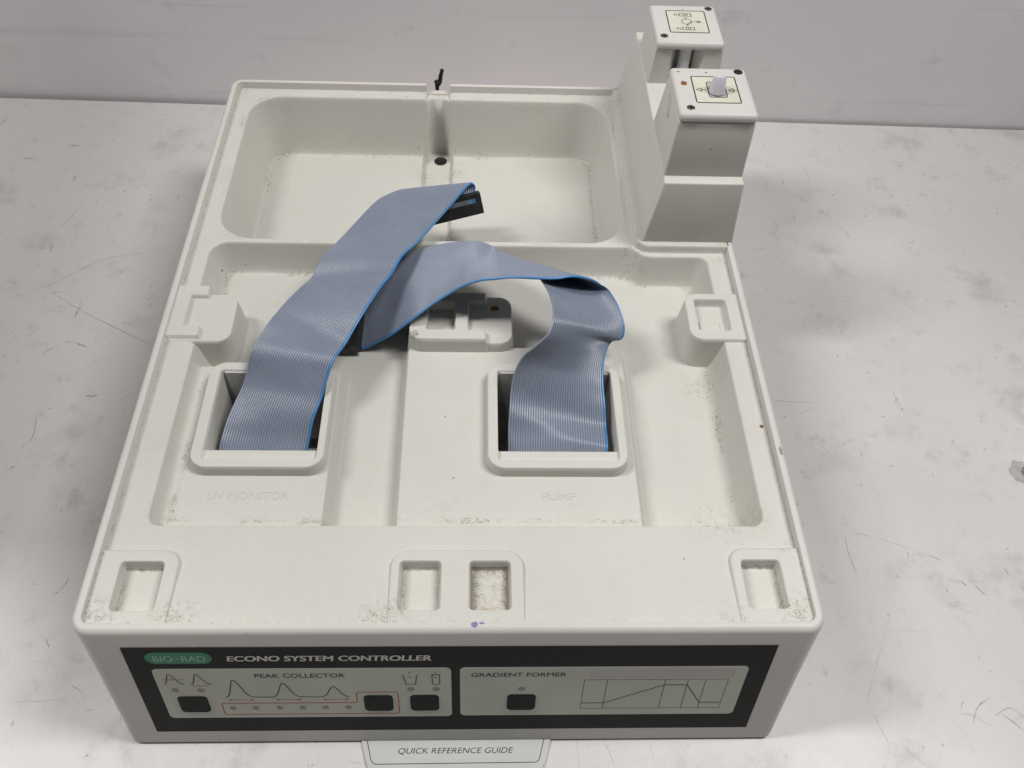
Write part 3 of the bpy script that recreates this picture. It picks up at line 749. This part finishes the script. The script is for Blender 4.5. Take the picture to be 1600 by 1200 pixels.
multi('window_marker', [([(43.9, 38.8), (49.9, 38.8)], 0.3, False), ([(43.9, 38.2), (43.9, 39.6)], 0.25, False), ([(49.9, 38.2), (49.9, 39.6)], 0.25, False)], FR, HH + .01, M_RED, panel)
curve = bell(56.6, 69.2, 48.7, 34.2, 0.42) + bell(77.6, 90.2, 48.7, 37.0, 0.46) + bell(99.4, 112.0, 48.8, 39.9, 0.48)
stroke('chromatogram_curve', curve, 0.55, FR, HH, M_INK, panel)
for a, b in ((57.9, 68.7), (79.3, 89.8), (100.5, 111.2)):
    multi('window_marker', [([(a, 50.8), (b, 50.8)], 0.28, False), ([(a, 50.0), (a, 51.6)], 0.28, False), ([(b, 50.0), (b, 51.6)], 0.28, False),
                            ([(a + 1.2, 50.3), (a + 0.2, 50.8), (a + 1.2, 51.3)], 0.25, False), ([(b - 1.2, 50.3), (b - 0.2, 50.8), (b - 1.2, 51.3)], 0.25, False)], FR, HH, M_RED, panel)
def fillet_path(pts, r, k=5):
    out = []; n = len(pts)
    for i in range(n):
        a, b, c = (Vector(pts[i - 1]), Vector(pts[i]), Vector(pts[(i + 1) % n]))
        p0 = b + (a - b).normalized() * r; p1 = b + (c - b).normalized() * r
        for j in range(k + 1):
            t = j / k; q = p0 * (1 - t) ** 2 + b * 2 * t * (1 - t) + p1 * t * t; out.append((q.x, q.y))
    return out
stroke('key_outline', fillet_path([(53.8, 53.7), (115.4, 53.7), (115.4, 44.8), (134.1, 44.8), (134.1, 63.5), (53.8, 63.5)], 1.6), 0.5, FR, HH, M_RED, panel, True)
face_text('field_lettering', 'PEAK COLLECTOR', 72.0, 111.5, 29.2, 32.5, HH, M_INK, panel, 0, 0.10)
face_text('field_lettering', 'GRADIENT FORMER', 167.3, 209.7, 29.4, 32.6, HH, M_INK, panel, 0, 0.10)
for (u0, u1) in ((34.8, 48.2), (118.4, 131.6), (139.4, 152.6), (183.8, 197.0)):
    slab('button', rrpts(u0, u1, 47.6, 60.9, 2.2), FR, 0.36, 0.75, M_BTN, panel, 0.25)
for (u, v) in [(35.4, 42.2), (46.7, 42.4)] + [(q, 57.7) for q in (58.3, 68.6, 79.6, 90.0, 100.5, 110.9)] + [(140.1, 42.5), (151.6, 42.6), (190.2, 42.8)]:
    slab('indicator_light', circ(u, v, 1.75 if v < 50 else 1.6, 22), FR, 0.36, 0.42, M_LED, panel)
multi('vessel_icon', [([(136.3, 31.4), (137.2, 31.6), (138.2, 38.4), (142.4, 38.4), (143.0, 31.6), (143.9, 31.4)], 0.45, False), (circ(140.1, 28.8, 0.22, 8), 0.4, True), (circ(140.1, 32.6, 0.22, 8), 0.4, True)], FR, HH, M_INK, panel)
multi('tube_icon', [(rrpts(149.9, 153.2, 30.4, 38.9, 1.6), 0.45, True), ([(149.5, 30.6), (153.6, 30.6)], 0.45, False), (circ(151.5, 28.6, 0.22, 8), 0.4, True), (circ(151.5, 33.0, 0.22, 8), 0.4, True)], FR, HH, M_INK, panel)
multi('gradient_grid', [([(218.2, 35.5), (283.7, 35.5), (283.7, 60.2), (218.2, 60.2)], 0.26, True)] + [([(q, 35.5), (q, 60.2)], 0.30, False) for q in (228.6, 255.0, 265.4, 273.5)], FR, HH, M_INK, panel)
stroke('gradient_curve', [(218.2, 55.4), (228.6, 55.4), (255.0, 40.1), (265.4, 40.1), (273.5, 55.5), (283.7, 55.5)], 0.5, FR, HH + .01, M_INK, panel)
flat_part('label_strip', [(220.5, 27.5), (286.0, 27.5), (286.0, 33.8), (220.5, 33.8)], [(0, 1, 2, 3)], *FR, HH - 0.02, plain('pinkish_film', (0.46, 0.43, 0.40), 0.45), panel)

# ---- little black wire hook behind the rear notch
tube('wire_hook', [(139.6, 402.6, -30), (139.6, 402.6, -9), (139.4, 402.5, -3.6), (139.0, 402.2, -2.6), (139.2, 402.0, -2.0), (140.4, 402.2, -2.4), (141.0, 402.4, -5), (141.4, 403.0, -4), (142.2, 404.6, 0.5), (143.2, 406.4, 4.0), (143.4, 406.8, 4.4)],
     [1.4, 1.4, 1.5, 1.5, 1.5, 1.5, 1.5, 1.5, 1.5, 1.4, 1.0], M_WIRE, ctl, 12)

# ------------------------------------------------------------------ quick reference guide (pull-out card under the front edge)
guide = root('quick_reference_guide', (0.160, -0.020, 0.0), 'light grey quick reference guide card pulled out under the front edge', 'guide card')
GZ = -91.0
gout = [(108.0, 20), (113.4, -14.5), (116.9, -26.5), (117.9, -29.3), (119.4, -31.8), (121.6, -33.6), (124.4, -34.5), (196.4, -34.5), (199.0, -33.6), (201.1, -31.8), (202.6, -29.3), (203.6, -26.5), (207.0, -14.5), (212, 20)]
slab('guide_card', gout[::-1], ((0, 0, GZ), (1, 0, 0), (0, 1, 0), (0, 0, 1)), -1.2, 0.6, M_GUIDE, guide, 0.15)
GF = ((0, 0, GZ + 0.6), (1, 0, 0), (0, 1, 0), (0, 0, 1))
stroke('guide_border', [(115.2, -10), (116.8, -16.6), (119.4, -26.0), (120.2, -27.6), (121.8, -28.4), (198.4, -28.1), (199.8, -27.4), (200.6, -25.8), (203.2, -16.2), (204.6, -10)], 0.36, GF, 0.05, M_INK, guide)
p2, fs = text_shape('QUICK REFERENCE GUIDE', 55.6, 3.15, 0.22, 0.0)
flat_part('guide_lettering', [(132.3 + a, -24.2 + b) for a, b in p2], fs, *GF, 0.05, M_INK, guide)

# ------------------------------------------------------------------ ribbon cables
def catmull(Pn, m):
    Pn = np.array(Pn, float); n = len(Pn); ext = np.vstack([2 * Pn[0] - Pn[1], Pn, 2 * Pn[-1] - Pn[-2]])
    out = []
    for i in range(n - 1):
        p0, p1, p2, p3 = ext[i:i + 4]
        for k in range(m):
            t = k / m
            out.append(0.5 * ((2 * p1) + (-p0 + p2) * t + (2 * p0 - 5 * p1 + 4 * p2 - p3) * t * t + (-p0 + 3 * p1 - 3 * p2 + p3) * t ** 3))
    out.append(Pn[-1]); return np.array(out)
def ribbon(rt, L, R, m=7, bow=None, ripples=(), NC=40):
    L, R = catmull(L, m), catmull(R, m); n = len(L)
    C = R - L; tan = np.gradient((L + R) / 2, axis=0)
    nr = np.cross(C, tan); nr /= np.linalg.norm(nr, axis=1)[:, None]
    for _ in range(2): nr[1:-1] = (nr[:-2] + 2 * nr[1:-1] + nr[2:]) / 4
    nr /= np.linalg.norm(nr, axis=1)[:, None]
    def strip(name, k0, k1, mat):
        us, hs = [], []
        for k in range(k0, k1):
            for q, (uu, hv) in enumerate(((0, .03), (.07, .36), (.2, .58), (.36, .70), (.5, .73), (.64, .70), (.8, .58), (.93, .36))):
                us.append((k + uu) / NC); hs.append(hv * 0.92)
        us.append(k1 / NC); hs.append(0.03)
        us, hs = np.array(us), np.array(hs)
        base = L[:, None, :] + C[:, None, :] * us[None, :, None]
        if bow is not None:
            b = np.interp(np.linspace(0, 1, n), np.linspace(0, 1, len(bow)), bow)
            base = base + nr[:, None, :] * (b[:, None] * np.sin(np.pi * us)[None, :])[:, :, None]
        for (s0, skew, wd, amp) in ripples:      # small transverse bends set in the vinyl
            sv = np.linspace(0, 1, n)[:, None] - s0 - skew * (us[None, :] - 0.5)
            base = base + nr[:, None, :] * (amp * np.exp(-(sv / wd) ** 2))[:, :, None]
        top = base + nr[:, None, :] * hs[None, :, None]; bot = base - nr[:, None, :] * hs[None, :, None]
        ring = np.concatenate([top, bot[:, ::-1]], 1); w = ring.shape[1]
        co = np.empty((n * w, 3)); co[:, :] = ring.reshape(-1, 3); co[:, 2] += ZT; co *= S
        i = np.arange(n - 1)[:, None] * w + np.arange(w)[None, :]; j = np.arange(n - 1)[:, None] * w + (np.arange(w)[None, :] + 1) % w
        q = np.stack([i, j, j + w, i + w], -1).reshape(-1, 4)
        me = bpy.data.meshes.new(name); me.vertices.add(len(co)); me.vertices.foreach_set('co', co.ravel())
        me.loops.add(q.size); me.loops.foreach_set('vertex_index', q.ravel().astype(np.int32))
        me.polygons.add(len(q)); me.polygons.foreach_set('loop_start', np.arange(0, q.size, 4, dtype=np.int32)); me.polygons.foreach_set('loop_total', np.full(len(q), 4, np.int32))
        me.update(calc_edges=True)
        return link(name, me, mat, rt, True)
    strip('grey_conductors', 0, NC - 1, M_RIB); strip('blue_edge_conductor', NC - 1, NC, M_BLUE)

def connector(rt, c, ax, up, ln, hh, dd):
    """socket body with a keyed strain bar; ax along its length, up its height"""
    c, ax, up = Vector(c), Vector(ax).normalized(), Vector(up); up = (up - ax * up.dot(ax)).normalized(); sd = ax.cross(up)
    def bx(a0, a1, u0, u1, d0, d1, bev):
        q = lambda a, u, d: tuple(c + ax * a + up * u + sd * d)
        return hexa([q(a0, u0, d0), q(a1, u0, d0), q(a1, u0, d1), q(a0, u0, d1), q(a0, u1, d0), q(a1, u1, d0), q(a1, u1, d1), q(a0, u1, d1)], bev, 2)
    b = from_bm('connector_body', bx(-ln / 2, ln / 2, -hh / 2, hh * 0.12, -dd / 2, dd / 2, 0.4), M_CONN, rt)
    for s in (-1, 1):
        e = s * (ln / 2 - 1.6)
        from_bm('end_latch', bx(e - 1.6, e + 1.6, hh * 0.12, hh * 0.62, -dd / 2, dd / 2, 0.4), M_CONN, b)
    bmr = bmesh.new()
    nk = int((ln - 6.0) / 1.27)
    for kk in range(nk):
        a0 = -nk * 0.635 + kk * 1.27; q = []
        for uu in (hh * 0.10, hh * 0.40):
            for ang in (180, 120, 60, 0):
                q.append(bmr.verts.new(c + ax * (a0 + 0.635 + 0.6 * math.cos(math.radians(ang))) + up * uu + sd * (dd * 0.32 + 0.6 * math.sin(math.radians(ang)))))
        for i3 in range(3):
            f3 = bmr.faces.new((q[i3], q[i3 + 1], q[i3 + 5], q[i3 + 4])); f3.material_index = 1 if kk > nk - 3 else 0
    from_bm('crimped_ribbon_end', bmr, M_RIB, b).data.materials.append(M_BLUE)
    from_bm('crimp_block', bx(-ln / 2 + 3.3, ln / 2 - 3.3, hh * 0.11, hh * 0.37, -dd * 0.45, dd * 0.30, 0), M_CONN, b)
    from_bm('strain_bar', bx(-ln / 2 + 3.3, ln / 2 - 3.3, hh * 0.36, hh * 0.6, -dd / 2 + 0.4, dd / 2 - 0.4, 0.3), M_CONN, b)
    return b

cab1 = root('ribbon_cable', (0.065, 0.118, ZT * S - 0.06), 'grey ribbon cable rising from the left slot and reaching into the rear bin', 'ribbon cable', 'grey ribbon cables with a blue edge')
L1 = [[38.8, 98.5, -66], [38.8, 98.8, -44], [39.0, 101.5, -22.0], [41.3, 114.6, -15.0], [44.7, 127.7, -11.0], [48.9, 139.6, -5.6], [52.7, 150.9, 0.8], [57.6, 163.3, 5.7], [63.7, 176.8, 7.0], [70.7, 191.1, 5.1], [78.1, 206.9, 3.7], [85.0, 224.7, 3.8], [93.5, 243.5, 2.2], [101.6, 262.4, -0.5], [109.4, 278.6, -3.9], [118.4, 292.0, -8.6], [121.6, 295.2, -11.2], [122.0, 293.2, -14.6], [119.5, 284.5, -17.0]]
R1 = [[82.2, 98.5, -66], [82.2, 99.0, -46], [82.6, 102.0, -26.5], [84.3, 109.3, -18.7], [86.3, 115.8, -11.3], [89.6, 124.7, -4.8], [93.2, 135.2, 0.3], [97.7, 146.5, 4.1], [103.4, 159.0, 7.0], [110.0, 173.4, 9.7], [117.2, 189.9, 10.7], [124.6, 207.8, 9.5], [133.1, 226.4, 6.6], [141.9, 246.5, 2.3], [151.9, 269.5, -2.1], [162.9, 294.2, -5.1], [166.2, 298.2, -7.2], [167.2, 297.2, -11.0], [165.6, 288.0, -14.5]]
ribbon(cab1, L1, R1, 8, [0, 0, 0.6, 1.2, 1.4, 0.8, 0, -0.6, -0.3, 0.6, 0.8, 0.6, 0.4, 0.3, 0.2, 0, 0],
       ((0.27, 0.03, 0.035, -1.6), (0.355, 0.04, 0.03, 2.4), (0.43, -0.02, 0.03, -0.9), (0.565, 0.05, 0.02, -1.2), (0.61, 0.05, 0.025, 1.8), (0.76, 0.0, 0.04, 0.8)), 34)
connector(cab1, (147.0, 281.5, -16.0), (46, 11.0, 6.0), (-0.15, 0.45, 0.85), 50.0, 12.0, 6.4)

cab2 = root('ribbon_cable', (0.210, 0.118, ZT * S - 0.06), 'grey ribbon cable looping out of the right slot and twisting under the other cable', 'ribbon cable', 'grey ribbon cables with a blue edge')
L2 = [[184.7, 97.5, -66], [184.7, 97.8, -44], [184.8, 99.8, -26.0], [184.9, 105.7, -17.7], [185.0, 114.8, -12.5], [185.6, 123.0, -6.6], [186.5, 129.9, -0.0], [188.1, 135.2, 7.3], [191.6, 138.1, 14.9], [197.4, 138.9, 22.1], [204.1, 142.1, 29.2], [206.4, 151.3, 33.2], [205.0, 167.6, 31.0], [199.6, 187.7, 24.0], [192.6, 204.5, 15.0], [190.5, 213.2, 9.0], [189.3, 217.6, 6.0], [187.9, 219.9, 5.0], [186.1, 221.4, 5.0], [184.0, 223.0, 5.2], [181.8, 224.6, 5.4], [179.6, 224.8, 6.4], [176.7, 227.4, 5.9], [167.4, 230.5, 6.2], [154.8, 232.0, 4.4], [141.3, 231.7, 1.0], [128.2, 229.5, -3.5], [116.2, 226.2, -8.6], [104.7, 223.1, -13.9], [101.2, 223.0, -15.0]]
R2 = [[235.3, 97.5, -66], [235.3, 97.6, -42], [235.2, 98.6, -22.0], [235.6, 103.2, -15.0], [235.9, 113.7, -13.9], [235.7, 122.3, -10.8], [235.3, 130.7, -7.8], [234.9, 138.7, -4.5], [235.6, 147.1, -2.0], [237.3, 155.1, -0.3], [240.7, 161.7, 0.1], [245.9, 161.3, 2.7], [247.2, 166.6, 6.9], [244.4, 176.1, 11.5], [239.5, 183.4, 15.8], [234.5, 184.1, 20.1], [227.9, 182.2, 26.0], [218.9, 179.3, 30.8], [209.2, 176.1, 32.3], [199.4, 175.4, 32.9], [189.7, 176.7, 32.2], [180.6, 179.0, 30.4], [171.8, 180.9, 26.5], [163.2, 181.8, 20.3], [153.7, 181.1, 14.4], [143.8, 178.3, 8.2], [133.5, 173.9, 1.3], [121.0, 173.2, -10.8], [105.5, 172.9, -21.7], [102.0, 173.2, -20.6]]
ribbon(cab2, L2, R2, 7, None, ((0.13, -0.05, 0.02, 1.3), (0.175, -0.05, 0.025, -1.2), (0.72, 0.03, 0.03, 1.2), (0.79, 0.02, 0.02, -0.8)))
connector(cab2, (97.4, 198.2, -17.6), (0.3, 49.8, 3.0), (0.95, 0, 0.3), 57.0, 12.0, 6.6)

# ------------------------------------------------------------------ small steel fitting at the right edge of the bench
bolt = root('table_bolt', (0.5085, 0.1375, 0.0), 'small shiny metal bolt head on the bench at the right edge', 'bolt')
bm = bmesh.new(); k = 24
R_ = [[bm.verts.new((508.5 + q * math.cos(a * math.tau / k), 137.5 + q * math.sin(a * math.tau / k), -ZT + zz)) for a in range(k)] for q, zz in ((6.6, 0.1), (6.6, 0.6), (4.6, 1.0), (4.4, 3.2), (3.4, 4.2), (1.4, 4.5))]
for a_, b_ in zip(R_[:-1], R_[1:]):
    for i in range(k): bm.faces.new((a_[i], a_[(i + 1) % k], b_[(i + 1) % k], b_[i]))
bm.faces.new(R_[-1])
from_bm('bolt_head', bm, plain('bright_steel', (0.55, 0.53, 0.52), 0.22, 1.0), bolt, True)
blob('grey_patch', 501.5, 138.5, -ZT + 0.08, 7, 9, plain('patch_grey', (0.36, 0.34, 0.33), 0.6, var=0.15, scale=150), bolt)  # flat irregular grey patch beside the bolt head
